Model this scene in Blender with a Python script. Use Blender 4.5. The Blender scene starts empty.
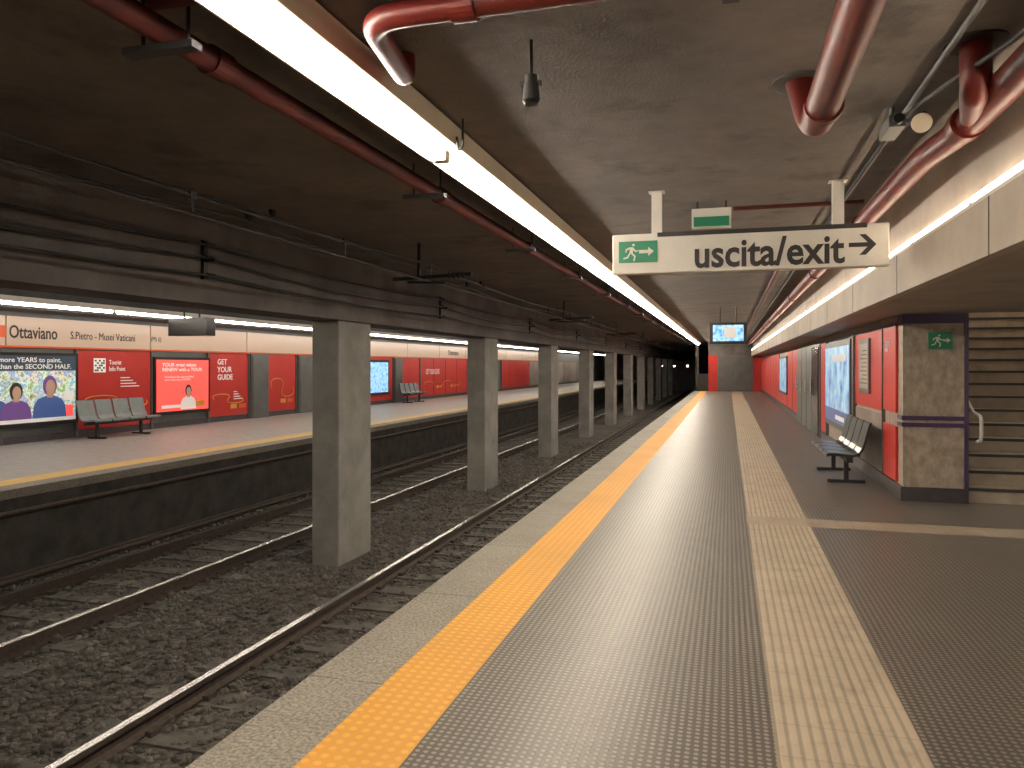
import bpy, math, random
from mathutils import Vector, Matrix
random.seed(7)
scene=bpy.context.scene
COL=scene.collection
TH=math.atan(216/760.0)
H=1.6
CEIL=3.15
try:
    scene.view_settings.view_transform='Standard'
    scene.view_settings.look='None'
except Exception as e: print(e)

# ------------------------------------------------------------ materials
def nn(nt,t,**k):
    n=nt.nodes.new(t)
    for a,b in k.items(): setattr(n,a,b)
    return n
def base(name):
    m=bpy.data.materials.new(name); m.use_nodes=True
    nt=m.node_tree; b=nt.nodes['Principled BSDF']
    return m,nt,b
def mixc(nt,fac,a,b,mode='MIX'):
    n=nn(nt,'ShaderNodeMix',data_type='RGBA',blend_type=mode)
    for idx,v in ((0,fac),(6,a),(7,b)):
        if hasattr(v,'is_linked') or hasattr(v,'node'): nt.links.new(v,n.inputs[idx])
        elif idx==0: n.inputs[0].default_value=v
        else: n.inputs[idx].default_value=(*v,1)
    return n.outputs[2]
def noise(nt,vec,scale,detail=6,rough=.6,lo=.35,hi=.65):
    n=nn(nt,'ShaderNodeTexNoise'); n.inputs['Scale'].default_value=scale
    n.inputs['Detail'].default_value=detail; n.inputs['Roughness'].default_value=rough
    nt.links.new(vec,n.inputs['Vector'])
    r=nn(nt,'ShaderNodeMapRange'); r.inputs[1].default_value=lo; r.inputs[2].default_value=hi
    nt.links.new(n.outputs[0],r.inputs[0])
    return r.outputs[0]
def mth(nt,op,a,b=None,c=None):
    n=nn(nt,'ShaderNodeMath',operation=op)
    for i,v in enumerate((a,b,c)):
        if v is None: continue
        if isinstance(v,(int,float)): n.inputs[i].default_value=v
        else: nt.links.new(v,n.inputs[i])
    return n.outputs[0]
def coords(nt,sc=(1,1,1)):
    t=nn(nt,'ShaderNodeTexCoord'); m=nn(nt,'ShaderNodeMapping')
    m.inputs['Scale'].default_value=sc
    nt.links.new(t.outputs['Object'],m.inputs[0]); return m.outputs[0]
def bump(nt,b,h,strength=.4,dist=.01):
    n=nn(nt,'ShaderNodeBump'); n.inputs['Strength'].default_value=strength; n.inputs['Distance'].default_value=dist
    nt.links.new(h,n.inputs['Height']); nt.links.new(n.outputs[0],b.inputs['Normal'])
def mat(name,c1,c2=None,scale=3,rough=.7,bmp=0,bs=80,metal=0,sc=(1,1,1),dist=.01,spec=.5,lo=.35,hi=.65,grime=0):
    m,nt,b=base(name)
    if c2 is None: c2=tuple(x*.8 for x in c1)
    v=coords(nt,sc)
    f=noise(nt,v,scale,lo=lo,hi=hi)
    c=mixc(nt,f,c1,c2)
    if grime: c=mixc(nt,mth(nt,'MULTIPLY',noise(nt,coords(nt),1.3,8,.7,.4,.72),grime),c,tuple(x*.3 for x in c2))
    nt.links.new(c,b.inputs['Base Color'])
    b.inputs['Roughness'].default_value=rough; b.inputs['Metallic'].default_value=metal
    b.inputs['Specular IOR Level'].default_value=spec
    if bmp: bump(nt,b,noise(nt,v,bs,4,lo=.2,hi=.8),bmp,dist)
    return m
def emis(name,c,s,c2=None,scale=4,vor=False):
    m,nt,b=base(name)
    b.inputs['Base Color'].default_value=(*c,1); b.inputs['Roughness'].default_value=.3
    if c2:
        v=coords(nt); col=mixc(nt,noise(nt,v,scale),c,c2)
        nt.links.new(col,b.inputs['Emission Color']); nt.links.new(col,b.inputs['Base Color'])
    else: b.inputs['Emission Color'].default_value=(*c,1)
    b.inputs['Emission Strength'].default_value=s
    return m

M={}
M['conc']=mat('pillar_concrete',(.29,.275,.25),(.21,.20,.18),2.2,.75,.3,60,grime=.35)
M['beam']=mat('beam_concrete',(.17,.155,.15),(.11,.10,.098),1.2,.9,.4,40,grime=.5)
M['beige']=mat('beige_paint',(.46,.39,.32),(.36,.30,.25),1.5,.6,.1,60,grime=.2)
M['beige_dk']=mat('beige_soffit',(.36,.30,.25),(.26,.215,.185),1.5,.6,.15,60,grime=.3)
M['coping']=mat('granite_coping',(.34,.30,.25),(.15,.135,.115),55,.6,.25,120,lo=.4,hi=.6,grime=.35)
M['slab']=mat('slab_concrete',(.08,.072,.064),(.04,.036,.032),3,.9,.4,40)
M['farfloor']=mat('far_platform_floor',(.44,.42,.40),(.33,.315,.30),6,.4,.1,60)
M['red']=mat('red_panel',(.54,.036,.028),(.48,.030,.024),2,.45,spec=.35)
M['redpipe']=mat('red_pipe_paint',(.16,.018,.012),(.09,.012,.010),6,.42,.08,20,spec=.3,grime=.4)
M['redpipe_dull']=mat('dull_red_pipe',(.12,.020,.016),(.065,.014,.012),5,.6,grime=.4,spec=.3)
M['grey']=mat('grey_metal',(.15,.15,.145),(.11,.11,.105),3,.4,metal=.3)
M['door']=mat('door_grey',(.12,.125,.12),(.09,.095,.092),2,.45)
M['doordk']=mat('door_dark_glass',(.04,.043,.044),(.028,.03,.031),2,.2)
M['dark']=mat('dark_metal',(.025,.024,.024),(.015,.015,.015),5,.5)
M['black']=mat('black_plastic',(.015,.015,.016),(.01,.01,.01),5,.3)
M['white']=mat('white_paint',(.66,.62,.56),(.58,.54,.49),3,.4)
M['housing']=mat('lamp_housing_cream',(.70,.61,.49),(.62,.54,.43),3,.5)
M['signtext']=mat('sign_text_black',(.03,.022,.025),(.02,.018,.02),3,.5)
M['green']=mat('green_sign',(.01,.20,.10),(.01,.17,.09),3,.4)
M['purple']=mat('purple_trim',(.07,.035,.11),(.05,.027,.08),3,.35)
M['marble']=mat('brown_marble',(.44,.36,.285),(.27,.215,.17),14,.45,.05,60,sc=(1,1,.6))
M['plinth']=mat('dark_plinth',(.06,.05,.055),(.04,.035,.037),8,.4)
M['rust']=mat('rail_rust',(.075,.05,.038),(.04,.03,.025),20,.8,.3,80)
M['steel']=mat('rail_steel',(.92,.90,.87),(.8,.77,.74),10,.26,metal=1)
M['sleeper']=mat('sleeper_concrete',(.14,.127,.11),(.065,.058,.051),6,.9,.4,60,grime=.6)
M['stone']=mat('ballast_stone',(.19,.168,.145),(.062,.054,.047),6,.9,.3,100,grime=.55)
M['seat_dk']=mat('seat_dark_plastic',(.035,.04,.042),(.025,.028,.03),4,.3)
M['seat_gr']=mat('seat_grey_plastic',(.22,.245,.25),(.18,.20,.205),4,.35)
M['whiteink_glow']=emis('white_print_glow',(.8,.78,.75),.25)  # slight emission in the print, also on unlit wall panels
M['yellowink']=mat('yellow_print',(.75,.38,.06),(.7,.34,.05),3,.5)
M['orange']=mat('orange_print',(.75,.12,.03),(.7,.1,.03),3,.5)
M['tube']=emis('fluorescent_tube',(1,.915,.77),100)
M['tube2']=emis('fluorescent_cove',(1,.85,.63),20)
M['tube_added']=emis('added_fluorescent_glow',(1,.89,.73),30)  # emission for the added stair and lobby fixtures
M['tube3']=emis('fluorescent_far',(1,.92,.80),32)
M['step']=mat('stair_travertine',(.50,.42,.33),(.37,.305,.24),4,.5,.1,60,grime=.3)
M['nosing']=mat('stair_nosing',(.05,.043,.038),(.035,.03,.027),4,.4)
M['screenw']=emis('screen_glow',(.42,.62,.80),.75,(.04,.15,.30),2.6)
M['screenb']=emis('blue_screen',(.05,.22,.45),1.2,(.4,.65,.8),9)
M['nameband']=emis('name_band_backlit',(.50,.36,.27),.22)

m,nt,b=base('ceiling_plaster'); v=coords(nt)
f=noise(nt,v,.8,8,.65,.3,.7); g=noise(nt,v,3,9,.75,.42,.7)
c=mixc(nt,f,(.215,.185,.165),(.135,.115,.105)); c=mixc(nt,mth(nt,'MULTIPLY',g,.5),c,(.085,.072,.067))
st=noise(nt,v,1.7,7,.6,.56,.66); c=mixc(nt,mth(nt,'MULTIPLY',st,.45),c,(.05,.043,.042))
nt.links.new(c,b.inputs['Base Color']); b.inputs['Roughness'].default_value=.9
bump(nt,b,noise(nt,v,70,5,lo=.2,hi=.8),.6,.01); M['ceil']=m

def studs(name,c_lo,c_hi,s,rough,r0=.22,r1=.36,dirt=(.05,.045,.04),bstr=.6,df=.45):
    m,nt,b=base(name); v=coords(nt)
    vm=nn(nt,'ShaderNodeVectorMath',operation='MULTIPLY'); vm.inputs[1].default_value=(1/s,1/s,0); nt.links.new(v,vm.inputs[0])
    fr=nn(nt,'ShaderNodeVectorMath',operation='FRACTION'); nt.links.new(vm.outputs[0],fr.inputs[0])
    sb=nn(nt,'ShaderNodeVectorMath',operation='SUBTRACT'); sb.inputs[1].default_value=(.5,.5,0); nt.links.new(fr.outputs[0],sb.inputs[0])
    ln=nn(nt,'ShaderNodeVectorMath',operation='LENGTH'); nt.links.new(sb.outputs[0],ln.inputs[0])
    mr=nn(nt,'ShaderNodeMapRange'); mr.inputs[1].default_value=r0; mr.inputs[2].default_value=r1; mr.inputs[3].default_value=1; mr.inputs[4].default_value=0
    nt.links.new(ln.outputs['Value'],mr.inputs[0])
    c=mixc(nt,mr.outputs[0],c_lo,c_hi)
    d=noise(nt,v,.9,3,.5,.4,.8)
    c=mixc(nt,mth(nt,'MULTIPLY',d,df),c,dirt)
    nt.links.new(c,b.inputs['Base Color'])
    b.inputs['Roughness'].default_value=rough+.08
    bump(nt,b,mr.outputs[0],bstr,.004); return m
M['rubber']=studs('rubber_stud_floor',(.082,.071,.061),(.29,.25,.21),.036,.28,dirt=(.09,.078,.068),df=.3)
M['yellow']=studs('yellow_tactile',(.66,.30,.03),(.80,.39,.05),.06,.5,dirt=(.48,.23,.04),df=.5)
M['yellowfar']=mat('yellow_far',(.78,.50,.12),(.68,.43,.10),4,.5)
def ridges(name,axis,c1,c2):
    m,nt,b=base(name); v=coords(nt)
    sp=nn(nt,'ShaderNodeSeparateXYZ'); nt.links.new(v,sp.inputs[0])
    u=sp.outputs[axis]; w=sp.outputs[1-axis]
    a=mth(nt,'ABSOLUTE',mth(nt,'SUBTRACT',mth(nt,'FRACT',mth(nt,'MULTIPLY',u,1/.05)),.5))
    r=nn(nt,'ShaderNodeMapRange'); r.inputs[1].default_value=.25; r.inputs[2].default_value=.42; r.inputs[3].default_value=1; r.inputs[4].default_value=0; nt.links.new(a,r.inputs[0])
    s1=mth(nt,'LESS_THAN',mth(nt,'FRACT',mth(nt,'MULTIPLY',w,1/.30)),.025)
    s2=mth(nt,'LESS_THAN',mth(nt,'FRACT',mth(nt,'MULTIPLY',u,1/.20)),.03)
    s=mth(nt,'MAXIMUM',s1,s2)
    c=mixc(nt,noise(nt,v,2,8,.7,.4,.75),c1,c2)
    st=noise(nt,v,5,9,.75,.53,.7); c=mixc(nt,mth(nt,'MULTIPLY',st,.5),c,(.16,.12,.085))
    g=nn(nt,'ShaderNodeMapRange'); g.inputs[3].default_value=.66; g.inputs[4].default_value=1; nt.links.new(r.outputs[0],g.inputs[0])
    cm=nn(nt,'ShaderNodeVectorMath',operation='SCALE'); nt.links.new(c,cm.inputs[0]); nt.links.new(g.outputs[0],cm.inputs[3])
    c=mixc(nt,mth(nt,'MULTIPLY',s,.4),cm.outputs[0],(.16,.12,.08))
    nt.links.new(c,b.inputs['Base Color']); b.inputs['Roughness'].default_value=.5
    bump(nt,b,r.outputs[0],.5,.004); return m
M['guideY']=ridges('guide_path_long',0,(.50,.41,.30),(.36,.29,.21))
M['guideX']=ridges('guide_path_cross',1,(.44,.355,.26),(.32,.255,.19))
m,nt,b=base('ballast_bed'); v=coords(nt)
vo=nn(nt,'ShaderNodeTexVoronoi'); vo.inputs['Scale'].default_value=18; nt.links.new(v,vo.inputs[0])
bw=nn(nt,'ShaderNodeSeparateColor'); nt.links.new(vo.outputs['Color'],bw.inputs[0])
c=mixc(nt,bw.outputs[0],(.04,.035,.03),(.14,.12,.103)); c=mixc(nt,noise(nt,v,.7,6,.6,.35,.65),c,(.06,.05,.042))
nt.links.new(c,b.inputs['Base Color']); b.inputs['Roughness'].default_value=.95
bump(nt,b,mth(nt,'SUBTRACT',1,vo.outputs['Distance']),.9,.04); M['ballast']=m
m,nt,b=base('poster_artwork'); v=coords(nt,(1,1,1))
vo=nn(nt,'ShaderNodeTexVoronoi'); vo.inputs['Scale'].default_value=3.2; nt.links.new(v,vo.inputs[0])
cr=nn(nt,'ShaderNodeValToRGB'); e=cr.color_ramp; e.interpolation='EASE'
for p,cc in ((0,(.05,.12,.07)),(.25,(.25,.33,.15)),(.45,(.6,.62,.5)),(.62,(.15,.28,.42)),(.8,(.45,.52,.45)),(1,(.08,.15,.09))):
    el=e.elements.new(p) if p not in (0,1) else (e.elements[0] if p==0 else e.elements[-1]); el.color=(*cc,1)
nt.links.new(noise(nt,v,5,8,.7,.3,.7),cr.inputs[0])
c=mixc(nt,.25,cr.outputs[0],vo.outputs['Color'],'SOFT_LIGHT')
nt.links.new(c,b.inputs['Base Color']); nt.links.new(c,b.inputs['Emission Color']); b.inputs['Emission Strength'].default_value=.7; M['art']=m
M['artdark']=emis('poster_strip',(.03,.05,.07),.5)
M['skin']=emis('poster_skin',(.42,.26,.18),.35); M['blueink']=emis('poster_blue',(.05,.09,.24),.5); M['purpleink']=emis('poster_purple',(.13,.06,.2),.5)
M['screenred']=emis('screen_red',(.95,.10,.08),.75)

# ------------------------------------------------------------ geometry helpers
class MB:
    def __init__(s): s.v=[];s.f=[];s.mi=[];s.mats=[]
    def m(s,mt):
        mt=M[mt]
        if mt not in s.mats: s.mats.append(mt)
        return s.mats.index(mt)
    def add(s,vs,fs,mt):
        o=len(s.v); i=s.m(mt); s.v+=[tuple(x) for x in vs]
        for f in fs: s.f.append([o+a for a in f]); s.mi.append(i)
    def box(s,x0,x1,y0,y1,z0,z1,mt):
        vs=[(x,y,z) for x in (x0,x1) for y in (y0,y1) for z in (z0,z1)]
        s.add(vs,[(0,1,3,2),(4,6,7,5),(0,4,5,1),(2,3,7,6),(0,2,6,4),(1,5,7,3)],mt); return s
    def cyl(s,p0,p1,r,mt,n=16,r2=None):
        p0=Vector(p0);p1=Vector(p1);d=(p1-p0).normalized(); r2=r if r2 is None else r2
        a=d.orthogonal().normalized(); c=d.cross(a)
        vs=[]
        for p,rr in ((p0,r),(p1,r2)):
            for k in range(n):
                t=2*math.pi*k/n; vs.append(p+a*math.cos(t)*rr+c*math.sin(t)*rr)
        fs=[(k,(k+1)%n,n+(k+1)%n,n+k) for k in range(n)]+[tuple(range(n-1,-1,-1)),tuple(range(n,2*n))]
        s.add(vs,fs,mt); return s
    def extr(s,prof,axis,a,b,mt):
        n=len(prof)
        if axis=='y': vs=[(p,a,q) for p,q in prof]+[(p,b,q) for p,q in prof]
        else: vs=[(a,p,q) for p,q in prof]+[(b,p,q) for p,q in prof]
        fs=[(k,(k+1)%n,n+(k+1)%n,n+k) for k in range(n)]+[tuple(range(n-1,-1,-1)),tuple(range(n,2*n))]
        s.add(vs,fs,mt); return s
    def obj(s,name,parent=None,bev=0,smooth=False):
        me=bpy.data.meshes.new(name); me.from_pydata(s.v,[],s.f)
        for mt in s.mats: me.materials.append(mt)
        me.polygons.foreach_set('material_index',s.mi)
        if smooth: me.polygons.foreach_set('use_smooth',[True]*len(s.f))
        me.update()
        import bmesh
        bm=bmesh.new(); bm.from_mesh(me); bmesh.ops.recalc_face_normals(bm,faces=bm.faces); bm.to_mesh(me); bm.free()
        o=bpy.data.objects.new(name,me); COL.objects.link(o)
        if bev:
            md=o.modifiers.new('b','BEVEL'); md.width=bev; md.segments=2; md.limit_method='ANGLE'
        if smooth:
            md=o.modifiers.new('e','EDGE_SPLIT'); md.split_angle=math.radians(40)
        if parent: par(o,parent)
        return o
def par(o,p):
    o.parent=p; o.matrix_parent_inverse=Matrix.Translation(p.location).inverted()
def grp(name,loc=(0,0,0)):
    e=bpy.data.objects.new(name,None); e.location=loc; e.empty_display_size=.2; COL.objects.link(e); return e
def fillet(pts,r,n=8):
    out=[Vector(pts[0])]
    for i in range(1,len(pts)-1):
        p=Vector(pts[i]); a=(Vector(pts[i-1])-p); b=(Vector(pts[i+1])-p)
        rr=min(r,a.length*.49,b.length*.49)
        A=p+a.normalized()*rr; B=p+b.normalized()*rr
        for k in range(n+1):
            t=k/n; out.append(A*(1-t)**2+p*2*t*(1-t)+B*t*t)
    out.append(Vector(pts[-1])); return out
def pipe(name,pts,r,mt,parent=None,fr=0,res=6):
    cu=bpy.data.curves.new(name,'CURVE'); cu.dimensions='3D'
    P=fillet(pts,fr) if fr else [Vector(p) for p in pts]
    sp=cu.splines.new('POLY'); sp.points.add(len(P)-1)
    for q,p in zip(sp.points,P): q.co=(*p,1)
    cu.bevel_depth=r; cu.bevel_resolution=res; cu.use_fill_caps=True
    cu.materials.append(M[mt])
    t=bpy.data.objects.new('tmp',cu); COL.objects.link(t)
    bpy.context.view_layer.update()
    me=bpy.data.meshes.new_from_object(t.evaluated_get(bpy.context.evaluated_depsgraph_get()))
    bpy.data.objects.remove(t)
    for pl in me.polygons: pl.use_smooth=True
    o=bpy.data.objects.new(name,me); COL.objects.link(o)
    if parent: par(o,parent)
    return o
def text(name,s,loc,w,h,mt,face,parent,bold=.0):
    cu=bpy.data.curves.new(name,'FONT'); cu.body=s; cu.extrude=.002; cu.offset=bold; cu.resolution_u=3
    t=bpy.data.objects.new('tmp',cu); COL.objects.link(t); bpy.context.view_layer.update()
    me=bpy.data.meshes.new_from_object(t.evaluated_get(bpy.context.evaluated_depsgraph_get())); bpy.data.objects.remove(t)
    xs=[v.co.x for v in me.vertices]; ys=[v.co.y for v in me.vertices]
    x0,x1,y0,y1=min(xs),max(xs),min(ys),max(ys)
    sx=w/(x1-x0); sy=h/(y1-y0)
    for v in me.vertices: v.co=Vector(((v.co.x-x0)*sx,(v.co.y-y0)*sy,v.co.z))
    rz={'S':0,'E':math.pi/2,'W':-math.pi/2}[face]
    me.transform(Matrix.Translation(loc)@Matrix.Rotation(rz,4,'Z')@Matrix.Rotation(math.pi/2,4,'X'))
    me.materials.clear(); me.materials.append(M[mt])
    o=bpy.data.objects.new(name,me); COL.objects.link(o); par(o,parent); return o

Y0,Y1=-4.0,50.0
TB=-1.2
PE=-2.06
FE=-8.95
FW=-14.1
WR=2.0
PF=9.96
PX=2.66
TEND=88
# ------------------------------------------------------------ floors
f=MB()
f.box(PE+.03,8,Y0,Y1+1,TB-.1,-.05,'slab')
def cell(x0,x1,y0,y1,mt): f.box(x0,x1,y0,y1,-.02,0,mt)
yy=Y0
while yy<Y1+.5:
    f.box(PE-.02,-1.669,yy,min(yy+1.494,Y1+1),-.12,0,'coping'); yy+=1.5
cell(-1.669,-1.263,Y0,Y1,'yellow')
cell(-1.263,.191,Y0,Y1,'rubber')
cell(.191,.792,Y0,8.08,'guideY'); cell(.191,.792,8.5,Y1,'guideY'); cell(.191,.792,8.08,8.5,'guideX')
cell(.792,8,Y0,8.08,'rubber'); cell(.792,8,8.08,8.5,'guideX'); cell(.792,8,8.5,Y1,'rubber')
f.obj('floor')
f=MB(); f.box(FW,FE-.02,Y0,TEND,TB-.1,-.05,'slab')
f.box(FE-.35,FE+.02,Y0,TEND,-.12,0,'coping'); f.box(FE-.8,FE-.35,Y0,TEND,-.02,0,'yellowfar'); f.box(FW,FE-.8,Y0,TEND,-.02,0,'farfloor')
f.obj('floor_far_platform')
f=MB(); f.box(FE-.02,PE+.03,Y0,TEND,TB-.3,TB,'ballast'); f.obj('trackbed_ground')

def stones():
    import bmesh
    bm=bmesh.new(); bmesh.ops.create_icosphere(bm,subdivisions=1,radius=1); bv=[v.co.copy() for v in bm.verts]; bf=[[v.index for v in q.verts] for q in bm.faces]; bm.free()
    V=[];F=[]
    for i in range(27000):
        y=1.5+(random.random()**1.6)*26; x=random.uniform(FE+.05,PE-.08)
        if (-5.7<x<-5.15) and any(a-.1<y<a+1.1 for a in (2.9,9.53,16.16,22.79)): continue
        dens=.95
        if -3.0>x>-4.1: dens=.6+.35*math.sin(y*1.3)
        if -6.75>x>-7.9: dens=.3+.25*math.sin(y*.9+1)
        if random.random()>dens: continue
        s=random.uniform(.016,.046)
        if random.random()<.03: s*=1.5
        R=Matrix.Rotation(random.random()*6.28,3,'Z')@Matrix.Rotation(random.random()*6.28,3,'X')
        sc=Vector((s*random.uniform(.7,1.3),s*random.uniform(.6,1.2),s*random.uniform(.5,.9)))
        o=len(V); z=TB+s*.35
        for c in bv:
            p=R@Vector((c.x*sc.x*random.uniform(.8,1.2),c.y*sc.y,c.z*sc.z)); V.append((x+p.x,y+p.y,z+p.z))
        for q in bf: F.append([o+a for a in q])
    me=bpy.data.meshes.new('ballast_gravel'); me.from_pydata(V,[],F); me.materials.append(M['stone'])
    o=bpy.data.objects.new('ballast_gravel',me); COL.objects.link(o)
stones()
def rail(m,x):
    t=-1.03
    m.extr([(x-.07,t-.15),(x+.07,t-.15),(x+.07,t-.135),(x+.014,t-.115),(x+.014,t-.045),(x-.014,t-.045),(x-.014,t-.115),(x-.07,t-.135)],'y',Y0,TEND,'rust')
    m.box(x-.036,x+.036,Y0,TEND,t-.045,t-.004,'rust'); m.box(x-.033,x+.033,Y0,TEND,t-.004,t,'steel')
for cx in (-3.55,-7.31):
    g=grp('railway_track',(cx,20,TB))
    m=MB(); rail(m,cx-.72); rail(m,cx+.72); m.obj('rails',g)
    m=MB(); y=Y0+.2
    while y<70:
        m.box(cx-1.2,cx+1.2,y,y+.25,TB-.1,TB+.02,'sleeper')
        for rx in (cx-.72,cx+.72):
            for s in (-1,1): m.box(rx+s*.10-.03,rx+s*.10+.03,y+.07,y+.18,TB+.02,TB+.06,'rust')
        y+=.65
    m.obj('sleepers',g)
for k in range(-1,11):
    ye=10.53+6.63*k
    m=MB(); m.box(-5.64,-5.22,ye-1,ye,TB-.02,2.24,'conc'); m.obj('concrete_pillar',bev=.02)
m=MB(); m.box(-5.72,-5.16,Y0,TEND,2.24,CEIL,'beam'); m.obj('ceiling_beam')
m=MB(); m.box(FW-.3,8,Y0,TEND,CEIL,CEIL+.2,'ceil'); m.obj('ceiling')
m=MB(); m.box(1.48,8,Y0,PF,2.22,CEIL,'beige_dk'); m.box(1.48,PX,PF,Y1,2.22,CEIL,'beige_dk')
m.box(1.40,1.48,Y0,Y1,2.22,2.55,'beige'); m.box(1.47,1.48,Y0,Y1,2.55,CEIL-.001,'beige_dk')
for y in [i*2.4 for i in range(-1,20)]: m.box(1.397,1.40,y,y+.012,2.22,2.55,'dark')
m.obj('ceiling_bulkhead_right')
m=MB(); m.box(FW,8,Y0-.2,Y0,TB,CEIL,'beam'); m.obj('wall_back')
m=MB(); m.box(FW,8,TEND,TEND+.2,TB,CEIL,'beam'); m.obj('wall_tunnel_end')
m=MB(); m.box(8,8.2,Y0,PF,0,2.22,'beige'); m.box(5.5,8.2,PF,PF+.2,0,2.22,'beige'); m.obj('wall_lobby')
m=MB(); m.box(-1.2,PX,Y1,Y1+.25,0,2.28,'red'); m.box(-1.2,PX,Y1,Y1+.25,2.28,CEIL,'beam'); m.box(PE+.2,-1.2,Y1+.02,Y1+.2,0,1.1,'dark')
m.box(PE+.05,PE+.25,Y1+.25,TEND,TB,CEIL,'slab'); m.obj('wall_platform_end')
g=grp('door_1',(.4,Y1,0)); m=MB()
m.box(-.65,1.5,Y1-.06,Y1,0,2.28,'grey'); m.box(-.57,.42,Y1-.09,Y1-.06,.02,2.2,'door'); m.box(.45,1.42,Y1-.09,Y1-.06,.02,2.2,'door'); m.cyl((.3,Y1-.12,1.0),(.3,Y1-.12,1.3),.02,'dark'); m.obj('door_leaves',g)

# ------------------------------------------------------------ right wall
m=MB()
m.box(WR,PX,PF,Y1,0,2.22,'marble')
m.box(PX-.2,PX,PF+.01,16,2.22,5.5,'beige')
m.obj('wall_right')
m=MB(); m.box(WR-.03,PX+.02,PF-.03,PF+.3,0,.17,'plinth'); m.box(WR-.03,WR,PF+.3,Y1,0,.17,'plinth'); m.obj('baseboard_right')
m=MB()
for z0,z1 in ((.88,.93),(.96,1.01),(2.10,2.215)):
    m.box(WR-.015,PX+.015,PF-.015,PF+.25,z0,z1,'purple')
m.box(PX-.01,PX+.03,PF-.02,PF+.1,0,2.215,'purple')
m.obj('trim_1')
def rp(m,y0,y1,z0,z1,mt,d=.03): m.box(WR-d,WR,y0,y1,z0,z1,mt)
g=grp('red_wall_panelling',(WR,25,1)); m=MB()
rp(m,10.22,11.0,1.03,2.09,'red'); rp(m,10.22,11.0,.19,.86,'red')
rp(m,11.04,13.3,1.0,2.09,'red'); rp(m,11.04,13.3,.19,.96,'beige_dk',.02)
rp(m,16.95,18.0,.19,2.09,'red')
yy=23.6
for i in range(12):
    if not 26.5<yy<30.5: rp(m,yy,yy+2.0,.19,2.09,'red')
    else: rp(m,yy,yy+2.1,.19,.55,'red')
    yy+=2.15
    if yy>Y1-2.2: break
m.obj('panels',g,bev=.004)
m=MB()
rp(m,11.0,11.04,.17,2.1,'grey',.045); rp(m,13.3,13.45,.17,2.1,'grey',.06); rp(m,16.83,16.95,.17,2.1,'grey',.06); rp(m,10.2,Y1,2.09,2.13,'grey',.045); m.obj('frames',g)
text('lettering','GET YOUR\nGUIDE',(WR-.034,10.85,1.78),.3,.13,'whiteink_glow','W',g)
g=grp('framed_notice',(WR,12.4,1.6)); m=MB(); rp(m,11.9,12.75,1.2,2.0,'grey',.06); rp(m,11.97,12.68,1.27,1.93,'beige',.063)
for i in range(9): rp(m,12.03,12.6-.1*(i%3),1.34+i*.06,1.355+i*.06,'dark',.065)
m.obj('frame',g)
g=grp('advertising_lightbox',(WR,15.1,1.2)); m=MB(); rp(m,13.5,16.8,.45,2.05,'grey',.08); m.obj('frame',g)
m=MB(); rp(m,13.6,16.7,.55,1.95,'screenw',.085)
m.obj('screen',g)
def figure(m,x,y,z,s,cloth,skin,hair,side=1):
    """flat printed half-length portrait on an x=const plane"""
    def P(pts,dx,mt): m.add([(x+side*dx,y+a*s,z+b*s) for a,b in pts],[tuple(range(len(pts)))],mt)
    P([(-.5,0),(.5,0),(.46,.30),(.36,.46),(.12,.55),(-.12,.55),(-.36,.46),(-.46,.30)],0,cloth)
    P([(-.09,.5),(.09,.5),(.08,.68),(-.08,.68)],.0008,skin)
    n=18
    P([(.21*math.cos(6.283*k/n),.80+.26*math.sin(6.283*k/n)) for k in range(n)],.0005,hair)
    P([(.02+.14*math.cos(6.283*k/n),.76+.19*math.sin(6.283*k/n)) for k in range(n)],.0012,skin)
m=MB(); rp(m,13.6,16.7,.55,.80,'blueink',.086); rp(m,13.9,15.6,1.68,1.80,'whiteink_glow',.087); rp(m,14.1,15.2,.62,.70,'whiteink_glow',.087)
m.obj('artwork',g)
g=grp('door_2',(WR,21,1)); m=MB(); rp(m,18.05,23.5,0,2.12,'grey',.05)
for i in range(4): rp(m,18.2+i*1.32,18.2+i*1.32+1.22,.03,2.03,'doordk' if i<1 else 'door',.075)
for i in range(4): m.cyl((WR-.11,19.3+i*1.32,.9),(WR-.11,19.3+i*1.32,1.3),.018,'steel')
m.obj('door_leaves',g)
g=grp('advertising_lightbox',(WR,29,1.2)); m=MB(); rp(m,27.7,31.3,.6,1.95,'black',.07); rp(m,27.8,31.2,.68,1.87,'screenw',.075); m.obj('screen',g)
def runner(m,x,y,z,s,mt,flip=1):
    def P(pts): m.add([(x+flip*a*s,y,z+b*s) for a,b in pts],[tuple(range(len(pts)))],mt)
    n=12; P([(.12+.07*math.cos(6.28*k/n),.86+.07*math.sin(6.28*k/n)) for k in range(n)])
    P([(-.05,.76),(.12,.74),(.08,.42),(-.10,.42)])
    P([(-.05,.76),(-.28,.66),(-.30,.48),(-.24,.48),(-.21,.60),(-.05,.66)])
    P([(.10,.74),(.25,.56),(.38,.60),(.38,.54),(.23,.48),(.08,.62)])
    P([(-.10,.44),(-.02,.44),(-.16,.18),(-.40,.12),(-.40,.20),(-.22,.25)])
    P([(-.04,.44),(.08,.44),(.24,.28),(.18,.02),(.10,.02),(.15,.25)])
g=grp('emergency_exit_sign',(2.3,PF,1.9)); m=MB(); m.box(2.27,2.52,PF-.03,PF,1.80,2.0,'green'); m.obj('board',g)
m=MB(); runner(m,2.36,PF-.034,1.82,.16,'white'); m.add([(2.42,PF-.034,1.89),(2.46,PF-.034,1.89),(2.46,PF-.034,1.87),(2.50,PF-.034,1.90),(2.46,PF-.034,1.93),(2.46,PF-.034,1.91),(2.42,PF-.034,1.91)],[tuple(range(7))],'white'); m.obj('pictogram',g)

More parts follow.
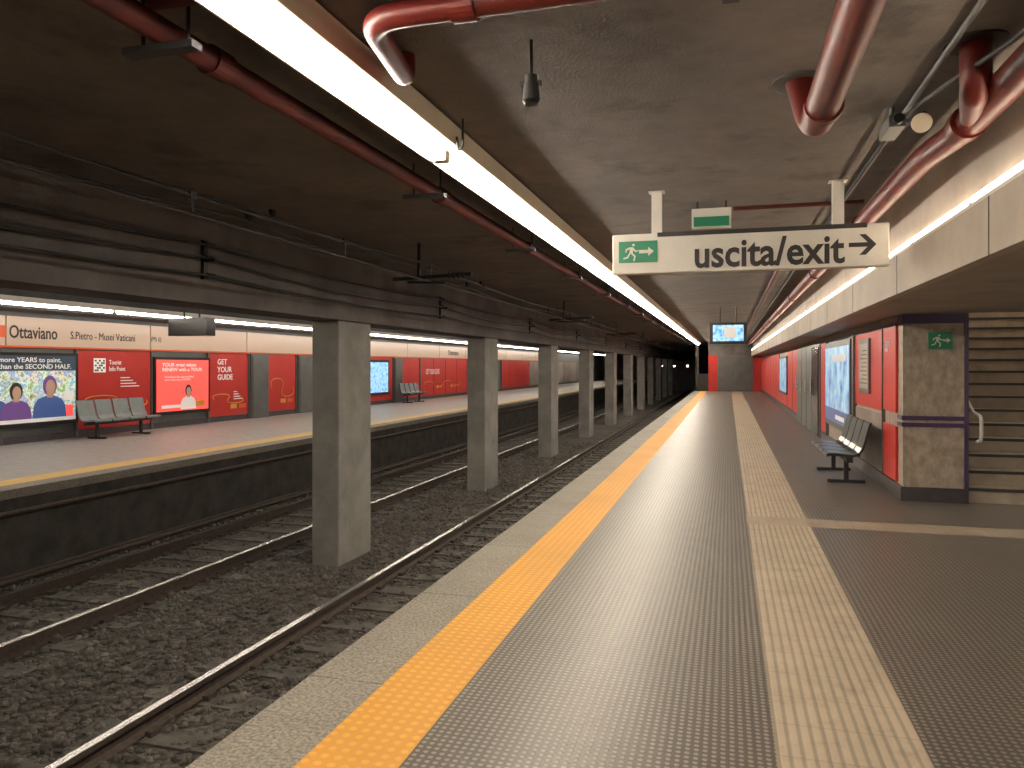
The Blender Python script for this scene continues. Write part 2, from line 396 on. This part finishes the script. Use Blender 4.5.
# ------------------------------------------------------------ stairs
m=MB(); n=19
for i in range(n):
    y=10.02+i*.3
    m.box(PX+.04,5.5,y,16.45,i*.17,(i+1)*.17,'step'); m.box(PX+.04,5.5,y-.02,y+.03,(i+1)*.17-.03,(i+1)*.17+.004,'nosing')
m.obj('staircase')
m=MB(); m.box(5.5,5.7,PF+.2,16.5,0,5.5,'beige'); m.box(PX,5.7,16.5,16.7,0,5.5,'beige'); m.box(PX-.2,5.7,PF-.2,16.7,5.5,5.6,'beige'); m.box(PX-.2,5.7,PF-.2,PF,CEIL+.2,5.5,'beige'); m.obj('wall_stairwell')
ce=bpy.data.objects['ceiling']
ct=MB().box(PX,5.5,PF+.01,16.5,CEIL-.1,CEIL+.4,'beige').obj('cut')
md=ce.modifiers.new('c','BOOLEAN'); md.object=ct; md.operation='DIFFERENCE'; md.solver='EXACT'
bpy.context.view_layer.update()
me=bpy.data.meshes.new_from_object(ce.evaluated_get(bpy.context.evaluated_depsgraph_get())); ce.modifiers.clear(); ce.data=me
bpy.data.objects.remove(ct)
g=grp('stair_handrail',(PX+.12,10,1)); x=PX+.12
pipe('rail',[(x,9.95,.72),(x,9.80,.75),(x,9.80,1.02),(x,10.1,1.05),(x,15.3,1.05+5.2*.17/.3)],.02,'white',g,.08)
for i in range(4):
    y=10.3+i*1.5; z=1.05+(y-10.1)*.5667; pipe('bracket',[(x,y,z-.01),(x,y,z-.07),(PX,y,z-.07)],.009,'steel',g)
g=grp('added_fluorescent',(4,12.5,5.4)); m=MB(); m.box(3.3,3.5,10.5,15.5,5.36,5.5,'white'); m.obj('housing',g); m=MB(); m.box(3.33,3.47,10.6,15.4,5.33,5.36,'tube_added'); m.obj('tube',g)  # fixture added in the stairwell to brighten the steps
g=grp('added_fluorescent',(4.6,3,2.2)); m=MB(); m.box(4.5,4.7,0,8,2.14,2.22,'white'); m.obj('housing',g); m=MB(); m.box(4.54,4.66,.1,7.9,2.11,2.14,'tube_added'); m.obj('tube',g)  # fixture added out of view to light the floor on the right
# ------------------------------------------------------------ main fluorescent row
g=grp('fluorescent_light_row',(-1.8,20,3))
m=MB(); t=MB()
m.box(-1.87,-1.66,Y0,Y1,3.00,3.13,'housing')
m.box(-1.888,-1.872,Y0,Y1,2.94,3.10,'housing')  # flange added to keep tube light off the left pipe and ceiling
segs=[(Y0+.1,-1.05)]+[(4.65+5.65*i,4.65+5.65*(i+1)) for i in range(-1,8)]
for a,b in segs:
    off=-.02 if b<4.7 else 0
    t.cyl((-1.81+off,a+.06,2.965),(-1.81+off,b-.06,2.965),.029,'tube',12)
    m.box(-1.86,-1.76,a-.03,a+.06,2.935,3.0,'housing')
    yy=a+.5
    while yy<b: m.box(-1.80,-1.76,yy,yy+.04,3.13,CEIL,'dark'); yy+=2.2
m.obj('housing',g,bev=.004); t.obj('tubes',g,smooth=True)
g=grp('cove_light',(1.43,20,2.6))
m=MB(); t=MB(); m.box(1.40,1.47,Y0,Y1,2.55,2.575,'white')
y=Y0+.1
while y<Y1-1.6: t.cyl((1.42,y,2.60),(1.42,y+1.45,2.60),.02,'tube2',10); m.box(1.41,1.45,y+1.45,y+1.52,2.575,2.62,'white'); y+=1.52
m.obj('holder',g); t.obj('tubes',g,smooth=True)
g=grp('fluorescent_light_row',(-12.4,30,2.8))
m=MB(); m.box(-12.5,-12.3,Y0,TEND-6,2.76,2.86,'white'); m.box(-12.46,-12.34,Y0,TEND-6,2.86,CEIL,'dark'); m.obj('housing',g)
t=MB(); y=Y0+.2
while y<TEND-12: t.cyl((-12.4,y,2.735),(-12.4,y+5.5,2.735),.03,'tube3',10); y+=5.65
t.obj('tubes',g,smooth=True)
g=grp('fluorescent_light_row',(-9.06,30,3))
m=MB(); m.box(-9.2,-9.0,Y0,TEND-6,3.01,3.13,'white'); m.obj('housing',g)
t=MB(); t.cyl((-9.06,Y0+.2,2.985),(-9.06,TEND-40,2.985),.03,'tube3',10); t.obj('tubes',g,smooth=True)

# ------------------------------------------------------------ hanging sign
SY=6.87
g=grp('hanging_exit_sign',(.13,SY,2.6))
m=MB(); m.box(-1.0,1.27,SY-.06,SY+.06,2.42,2.775,'white'); m.obj('board',g,bev=.012)
m=MB(); m.box(-.60,1.10,SY-.065,SY-.0,2.74,2.778,'signtext'); m.obj('slot',g)
for x in (-.61,.885):
    m=MB(); m.box(x-.045,x+.045,SY-.03,SY+.03,2.77,CEIL,'white'); m.box(x-.07,x+.07,SY-.05,SY+.05,CEIL-.01,CEIL,'white'); m.obj('post',g)
m=MB(); m.box(-.94,-.60,SY-.066,SY-.06,2.52,2.71,'green'); m.obj('exit_plate',g)
m=MB(); runner(m,-.83,SY-.068,2.53,.17,'white'); 
m.add([(-.76,SY-.068,2.60),(-.68,SY-.068,2.60),(-.68,SY-.068,2.575),(-.63,SY-.068,2.615),(-.68,SY-.068,2.655),(-.68,SY-.068,2.63),(-.76,SY-.068,2.63)],[tuple(range(7))],'white')
m.obj('pictogram',g)
text('lettering','uscita/exit',(-.28,SY-.063,2.45),1.21,.25,'signtext','S',g,.022)
m=MB(); y=SY-.066
m.add([(.96,y,2.582),(.96,y,2.618),(1.12,y,2.618),(1.12,y,2.582)],[(0,1,2,3)],'signtext')
m.add([(1.17,y,2.60),(1.09,y,2.685),(1.04,y,2.685),(1.12,y,2.60),(1.04,y,2.515),(1.09,y,2.515)],[(0,1,2,3),(0,3,4,5)],'signtext'); m.obj('arrow',g)
g=grp('emergency_exit_sign',(-.13,7.4,3)); m=MB(); m.box(-.33,.03,7.36,7.44,2.90,3.08,'white'); m.box(-.31,.01,7.352,7.36,2.91,3.0,'green'); m.cyl((-.28,7.4,3.07),(-.28,7.4,CEIL),.01,'dark'); m.cyl((-.02,7.4,3.07),(-.02,7.4,CEIL),.01,'dark'); m.obj('box',g)
g=grp('hanging_monitor',(0,20.6,2.5)); m=MB(); m.box(-.46,.47,20.6,20.75,2.17,2.73,'black'); m.box(-.38,.39,20.59,20.6,2.25,2.67,'screenb')
m.box(-.1,.2,20.585,20.59,2.33,2.6,'whiteink_glow'); m.cyl((-.2,20.68,2.7),(-.2,20.68,CEIL),.02,'dark'); m.cyl((.2,20.68,2.7),(.2,20.68,CEIL),.02,'dark'); m.obj('screen',g)
g=grp('hanging_monitor',(-11.5,14.3,2.5)); m=MB(); m.box(-12.0,-11.0,14.2,14.5,2.27,2.67,'black'); m.cyl((-11.7,14.35,2.6),(-11.7,14.35,CEIL),.02,'dark'); m.cyl((-11.3,14.35,2.6),(-11.3,14.35,CEIL),.02,'dark'); m.obj('screen',g)

# ------------------------------------------------------------ pipes
def coup(m,p,axis,r,mt,l=.05):
    p=Vector(p); a=Vector(axis)*l; m.cyl(p-a,p+a,r,mt,20)
g=grp('red_ceiling_pipe',(-2.19,20,2.95))
pipe('pipe',[(-2.23,Y0,2.97),(-2.23,Y1,2.97)],.055,'redpipe_dull',g)
m=MB(); y=-.2
while y<Y1:
    m.box(-2.40,-2.06,y-.03,y+.03,2.88,2.91,'dark'); m.cyl((-2.32,y,2.89),(-2.32,y,CEIL),.008,'dark',8); m.cyl((-2.10,y,2.89),(-2.10,y,CEIL),.008,'dark',8)
    coup(m,(-2.23,y+.35,2.97),(0,1,0),.068,'redpipe_dull',.06); y+=2.8
m.obj('hangers',g)
g=grp('red_ceiling_pipe',(0,2.9,3))
pipe('pipe',[(-1.55,3.5,CEIL),(-1.55,3.5,3.04),(-1.42,2.83,3.02),(1.4,2.83,3.03)],.052,'redpipe',g,.16)
m=MB(); coup(m,(-1.0,2.83,3.02),(1,0,0),.062,'redpipe'); coup(m,(.1,2.83,3.025),(1,0,0),.062,'redpipe'); m.box(-.02,.04,2.76,2.90,2.93,CEIL,'dark'); m.obj('couplings',g)
pipe('branch',[(-2.19,2.5,3.05),(1.4,2.5,3.06)],.045,'redpipe_dull',g)
g=grp('red_ceiling_pipe',(.44,3,2.9))
pipe('pipe',[(.47,Y0,2.87),(.44,4.3,2.86),(.38,4.4,CEIL)],.08,'redpipe',g,.15)
m=MB(); coup(m,(.445,3.95,2.86),(0,1,0),.092,'redpipe',.03); m.cyl((.38,4.4,CEIL-.012),(.38,4.4,CEIL),.15,'grey',28); coup(m,(.45,2.5,2.865),(0,1,0),.092,'redpipe',.04); m.obj('couplings',g,smooth=True)
g=grp('red_ceiling_pipe',(1.28,20,2.95))
pipe('pipe',[(1.27,Y0,2.93),(1.27,4.9,2.93),(1.24,5.5,2.97),(1.24,Y1,2.97)],.08,'redpipe',g,.3)
pipe('branch',[(1.27,4.6,2.93),(1.14,4.1,2.93),(1.14,4.1,CEIL)],.07,'redpipe',g,.15)
m=MB()
for y in (3.4,4.7,8,12,16,20,24,28): coup(m,(1.26 if y<5 else 1.24,y,2.93 if y<5 else 2.97),(0,1,0),.094,'redpipe',.05)
m.cyl((1.14,4.1,CEIL-.01),(1.14,4.1,CEIL),.14,'dark',24); m.obj('couplings',g,smooth=True)
g=grp('ceiling_conduit',(1,20,3.1))
pipe('conduit',[(1.02,Y0,3.12),(1.02,Y1,3.12)],.016,'grey',g)
pipe('conduit_2',[(1.12,5.0,3.10),(.98,5.3,3.06),(.98,Y1,3.06)],.014,'dark',g)
pipe('conduit_3',[(.05,7.6,3.11),(1.2,7.6,3.11)],.02,'redpipe_dull',g)
pipe('conduit_4',[(.75,9,3.1),(.75,Y1,3.1)],.03,'redpipe_dull',g)
pipe('conduit_5',[(1.3,3.0,CEIL-.03),(1.2,3.6,2.99),(1.05,4.5,3.05),(1.0,5.2,3.1)],.013,'dark',g,.2)
g=grp('ceiling_camera',(-.9,3.5,2.95)); m=MB(); m.cyl((-.9,3.5,2.97),(-.9,3.5,CEIL),.007,'dark',8); m.cyl((-.9,3.5,2.94),(-.9,3.5,2.98),.03,'dark'); m.cyl((-.9,3.5,2.86),(-.9,3.5,2.94),.042,'dark',20,.035); m.cyl((-.9,3.5,2.845),(-.9,3.5,2.86),.03,'black',16,.042); m.box(-.95,-.85,3.49,3.51,2.93,2.95,'dark'); m.obj('body',g)
g=grp('security_camera',(.97,5,3)); m=MB(); m.box(.90,.99,4.85,5.15,2.99,3.06,'grey'); m.cyl((.945,4.80,3.025),(.945,4.86,3.025),.03,'black'); m.cyl((.945,5.0,3.06),(.945,5.0,CEIL),.015,'grey'); m.cyl((1.05,4.75,2.97),(1.08,4.95,3.03),.055,'housing',20,.03); m.obj('body',g,bev=.004)
g=grp('cable_loop',(-1.6,4.5,3.1)); pipe('loop',[(-1.60,4.5,CEIL),(-1.60,4.5,2.98),(-1.63,4.5,2.95),(-1.64,4.5,3.04)],.008,'dark',g,.03)

# ------------------------------------------------------------ catenary
g=grp('overhead_catenary',(-3.6,20,2.8))
for cx in (-3.6,-7.3):
    pts=[];pt2=[]
    for i in range(0,90):
        y=Y0+i; ph=((y-8.9)%8.8)/8.8; sag=.09*4*ph*(1-ph)
        pts.append((cx,y,2.88-sag)); pt2.append((cx,y,2.66))
    pipe('messenger_wire',pts,.010,'black',g,res=2); pipe('contact_wire',pt2,.010,'black',g,res=2)
    m=MB()
    for k in range(-1,9):
        yb=8.9+8.8*k
        m.cyl((cx-.5,yb,2.70),(cx+.55,yb,2.74),.025,'black',10); m.cyl((cx-.3,yb,2.66),(cx+.2,yb,2.64),.015,'black',8)
        m.cyl((cx-.15,yb,2.7),(cx-.15,yb,CEIL),.022,'black',10)
        for q in range(4): m.cyl((cx+.25+q*.06,yb,2.728),(cx+.28+q*.06,yb,2.73),.04,'black',12)
        m.cyl((cx,yb,2.66),(cx,yb,2.88),.012,'black',8)
        for dy in (2.2,4.4,6.6):
            ph=dy/8.8; zz=2.88-.36*ph*(1-ph); m.cyl((cx,yb+dy,2.66),(cx,yb+dy,zz),.006,'black',6); m.box(cx-.012,cx+.012,yb+dy-.03,yb+dy+.03,zz-.02,zz+.03,'black')
    m.obj('supports',g)
cab=((-5.08,2.83,.06),(-5.08,2.70,.10),(-5.06,2.52,.05),(-4.35,3.09,.05),(-4.62,3.06,.09))
for k,(cx,z,sg) in enumerate(cab):
    pts=[]
    for i in range(0,180):
        y=Y0+i*.5; ph=((y-6.6+k*.02)%6.63)/6.63; pts.append((cx,y,z-sg*4*ph*(1-ph)))
    pipe('feeder_cable',pts,.014,'black',g,res=2)
m=MB()
for k in range(-1,12):
    y=6.6+6.63*k; m.box(-5.16,-5.0,y-.02,y+.02,2.66,2.69,'black')
    for cx,z,sg in cab[:3]: m.cyl((cx,y-.06,z),(cx,y+.06,z),.024,'black')
    m.box(-5.16,-5.12,y-.03,y+.03,2.48,2.88,'black'); m.box(-5.14,-5.05,y-.01,y+.01,2.82,2.84,'black'); m.box(-5.14,-5.05,y-.01,y+.01,2.51,2.53,'black')
    for cx,z,sg in cab[3:]: m.box(cx-.02,cx+.02,y-.03,y+.03,z-.02,CEIL,'black')
m.obj('cable_brackets',g)
g=grp('trackside_cable_run',(-8.8,20,-.6))
for i,(x,z) in enumerate(((-8.70,-1.12),(-8.82,-1.10),(-8.89,-.30))): pipe('cable',[(x,Y0,z),(x,TEND,z)],.035,'rust',g,res=3)

# ------------------------------------------------------------ far wall
m=MB(); m.box(FW-.3,FW,Y0,TEND,0,CEIL,'door'); m.obj('wall_left')
m=MB(); m.box(FW,FW+.9,Y0,TEND,2.72,CEIL,'beam'); m.obj('ceiling_bulkhead_left')
m=MB(); m.box(FW,FW+.04,Y0,TEND,0,.15,'plinth'); m.obj('baseboard_left')
def fp(m,y0,y1,z0,z1,mt,d=.03): m.box(FW,FW+d,y0,y1,z0,z1,mt)
g=grp('station_name_band',(FW,20,2.3)); m=MB(); y=4
while y<60: fp(m,y,y+3.96,1.98,2.62,'nameband',.06); y+=4.0
m.obj('band',g)
m=MB(); fp(m,4,60,1.98,2.02,'orange',.063); fp(m,11.75,11.98,2.18,2.42,'orange',.064); m.obj('stripe',g)
text('name_lettering','Ottaviano',(FW+.066,12.05,2.17),1.15,.27,'signtext','E',g,.015)
text('line_lettering','S.Pietro - Musei Vaticani',(FW+.066,13.55,2.2),1.9,.17,'signtext','E',g)
text('name_lettering_2','Ottaviano',(FW+.066,37.2,2.17),1.6,.27,'signtext','E',g,.01)
text('arrow_lettering','(M) (i)',(FW+.066,16.0,2.2),.35,.14,'signtext','E',g)
g=grp('red_wall_panelling',(FW,20,1)); m=MB()
runs=[(4,11.85),(13.75,16.0),(18.25,20.05),(21.1,22.7),(23.85,30.4),(31.4,33.4),(33.55,40.2),(41.5,46),(47,54)]
for a,b in runs:
    nseg=max(1,round((b-a)/1.9)); w=(b-a)/nseg
    for k in range(nseg): fp(m,a+k*w+.015,a+(k+1)*w-.015,.16,1.95,'red',.05)
m.obj('panels',g,bev=.005)
m=MB()
for a,b in runs: fp(m,a-.06,a,.0,1.97,'grey',.07); fp(m,b,b+.06,0,1.97,'grey',.07)
m.obj('frames',g)
m=MB(); fp(m,14.2,14.55,1.45,1.78,'whiteink_glow',.053); fp(m,13.85,14.0,.62,.68,'whiteink_glow',.053)
for i in range(5):
    for j in range(5):
        if (i*7+j*3)%5<3: fp(m,14.23+i*.06,14.28+i*.06,1.48+j*.056,1.52+j*.056,'signtext',.056)
for y,z in ((15.5,.35),(19.6,.35),(22.2,.4),(25,1.2),(27,.4),(36,.5),(38,.5)): fp(m,y,y+.35,z,z+.13,'orange',.053); fp(m,y-.4,y-.1,z,z+.13,'yellowink',.053)
for i in range(4): fp(m,19.35,19.75-.08*i,.62+i*.07,.645+i*.07,'whiteink_glow',.054); fp(m,15.0,15.6-.1*i,1.1+i*.07,1.12+i*.07,'whiteink_glow',.054)
m.obj('prints',g)
text('print_text','Tourist\nInfo Point',(FW+.054,14.65,1.48),.5,.26,'whiteink_glow','E',g)
text('print_text_2','GET\nYOUR\nGUIDE',(FW+.054,18.6,1.2),.7,.6,'whiteink_glow','E',g,.01)
text('print_text_3','GET YOUR GUIDE',(FW+.054,34.2,1.2),1.8,.25,'whiteink_glow','E',g)
def swirl(y,z,w,h,nm,loops=1):
    pts=[]
    for t in range(61):
        u=t/60; a=2*math.pi*loops*u
        pts.append((FW+.055,y+w*u-.18*math.sin(2*a),z+h*math.sin(a)))
    pipe(nm,pts,.014,'yellowink',g,res=2)
swirl(13.95,.75,1.9,.16,'swirl_1'); swirl(18.45,.65,1.3,.14,'swirl_2'); swirl(21.3,.9,1.2,.3,'swirl_3'); swirl(34,.7,5,.14,'swirl_4',2); swirl(5,1.2,6,.2,'swirl_5',2); swirl(24.2,.9,5.5,.25,'swirl_6',2)
g=grp('advertising_lightbox',(FW,12.7,1.1)); m=MB(); fp(m,11.0,13.7,.33,1.88,'black',.12); m.obj('frame',g)
m=MB(); fp(m,11.06,13.62,.42,1.82,'art',.125); m.obj('artwork',g)
m=MB(); fp(m,11.06,13.62,1.50,1.82,'artdark',.128); fp(m,11.06,13.62,.42,.5,'whiteink_glow',.128)
X=FW+.131
figure(m,X,12.95,.5,.85,'blueink','skin','purpleink'); figure(m,X-.001,12.15,.5,.72,'purpleink','skin','signtext'); figure(m,X-.002,11.6,.5,.8,'blueink','skin','signtext')
fp(m,13.3,13.55,.5,.75,'screenred',.129); fp(m,13.3,13.55,.85,1.05,'whiteink_glow',.129)
m.obj('figures',g)
text('headline','more YEARS to paint,\nthan the SECOND HALF.',(X,11.75,1.54),1.75,.24,'whiteink_glow','E',g,.01)
g=grp('advertising_lightbox',(FW,17.1,1.1)); m=MB(); fp(m,16.05,18.2,.33,1.83,'black',.12); m.obj('frame',g)
m=MB(); fp(m,16.12,18.12,.42,1.76,'screenred',.125)
figure(m,FW+.128,17.3,.45,.62,'whiteink_glow','skin','signtext'); fp(m,16.3,17.0,.5,.58,'whiteink_glow',.129); fp(m,17.6,17.95,.5,.66,'yellowink',.129); m.obj('screen',g)
text('headline','YOUR great values\nRENEW with a TOUR',(X,16.3,1.46),1.55,.22,'whiteink_glow','E',g,.02)
text('body_copy','Download the app and find\nyour next trip in ROME',(X,16.4,1.2),1.1,.14,'whiteink_glow','E',g)
g=grp('advertising_lightbox',(FW,28.6,1.1)); m=MB(); fp(m,27.9,29.9,.4,1.85,'black',.12); fp(m,28,29.8,.5,1.75,'screenb',.125); m.obj('screen',g)
for i,(a,b) in enumerate(((20.12,21.03),(22.78,23.78),(30.47,31.33),(40.27,41.43))):
    g=grp('door_%d'%(i+3),(FW,a,1)); m=MB(); fp(m,a,b,0,1.97,'grey',.12); fp(m,a+.06,b-.06,.02,1.9,'door',.14); m.cyl((FW+.18,b-.18,.95),(FW+.18,b-.18,1.15),.015,'steel'); m.obj('leaf',g)
g=grp('beige_wall_cladding',(FW,57,1)); m=MB()
for i in range(8): fp(m,54.2+i*3,57.1+i*3,.16,1.95,'beige' if i%2 else 'beige_dk',.05)
m.obj('panels',g)

# ------------------------------------------------------------ benches
def bench(y0,n,xb,sgn,mt,pitch=.5):
    g=grp('platform_bench',(xb,y0+n*pitch/2,0))
    out=[(.52,.38),(.53,.415),(.50,.435),(.40,.435),(.28,.42),(.19,.415),(.13,.44),(.09,.50),(.06,.60),(.03,.72),(.0,.83),(-.02,.85)]
    thick=.03
    inn=[]
    for i,(a,b) in enumerate(out):
        p=Vector(out[max(i-1,0)]);q=Vector(out[min(i+1,len(out)-1)]); d=(q-p).normalized(); nrm=Vector((-d.y,d.x)); inn.append((a+nrm.x*thick,b+nrm.y*thick))
    prof=[(xb+sgn*a,b) for a,b in out]+[(xb+sgn*a,b) for a,b in reversed(inn)]
    for i in range(n):
        m=MB(); m.extr(prof,'y',y0+i*pitch+.025,y0+(i+1)*pitch-.025,mt); o=m.obj('seat_%d'%(i+1),g,bev=.012)
    m=MB(); L=n*pitch
    m.box(min(xb+sgn*.2,xb+sgn*.28),max(xb+sgn*.2,xb+sgn*.28),y0+.02,y0+L-.02,.31,.38,'dark')
    for yy in (y0+.35,y0+L-.35):
        m.box(min(xb+sgn*.21,xb+sgn*.27),max(xb+sgn*.21,xb+sgn*.27),yy-.03,yy+.03,.03,.32,'dark')
        a,b=sorted((xb+sgn*.0,xb+sgn*.48)); m.box(a,b,yy-.03,yy+.03,0,.04,'dark')
        a,b=sorted((xb+sgn*.06,xb+sgn*.46)); m.box(a,b,yy-.02,yy+.02,.36,.40,'dark')
    m.obj('frame',g,bev=.005)
bench(10.95,4,1.80,-1,'seat_dk')
bench(13.25,4,-13.6,1,'seat_gr'); bench(30.1,4,-13.6,1,'seat_dk')

for y,x in ((60,-3.0),(72,-4.8),(80,-6.5)):
    m=MB(); m.box(x-.1,x+.1,y,y+.1,1.5,1.7,'black'); m.box(x-.06,x+.06,y-.01,y,1.55,1.65,'tube2'); m.cyl((x,y+.05,1.7),(x,y+.05,CEIL),.02,'dark'); m.obj('tunnel_lamp')

w=bpy.data.worlds.new('world'); scene.world=w; w.use_nodes=True
w.node_tree.nodes['Background'].inputs[0].default_value=(.02,.02,.022,1); w.node_tree.nodes['Background'].inputs[1].default_value=.5
cd=bpy.data.cameras.new('camera'); cam=bpy.data.objects.new('camera',cd); COL.objects.link(cam)
cd.sensor_width=36; cd.lens=760/1024*36; cd.shift_y=-18/1024; cd.clip_end=300
cam.location=(0,0,H); cam.rotation_euler=(math.pi/2,0,TH); scene.camera=cam
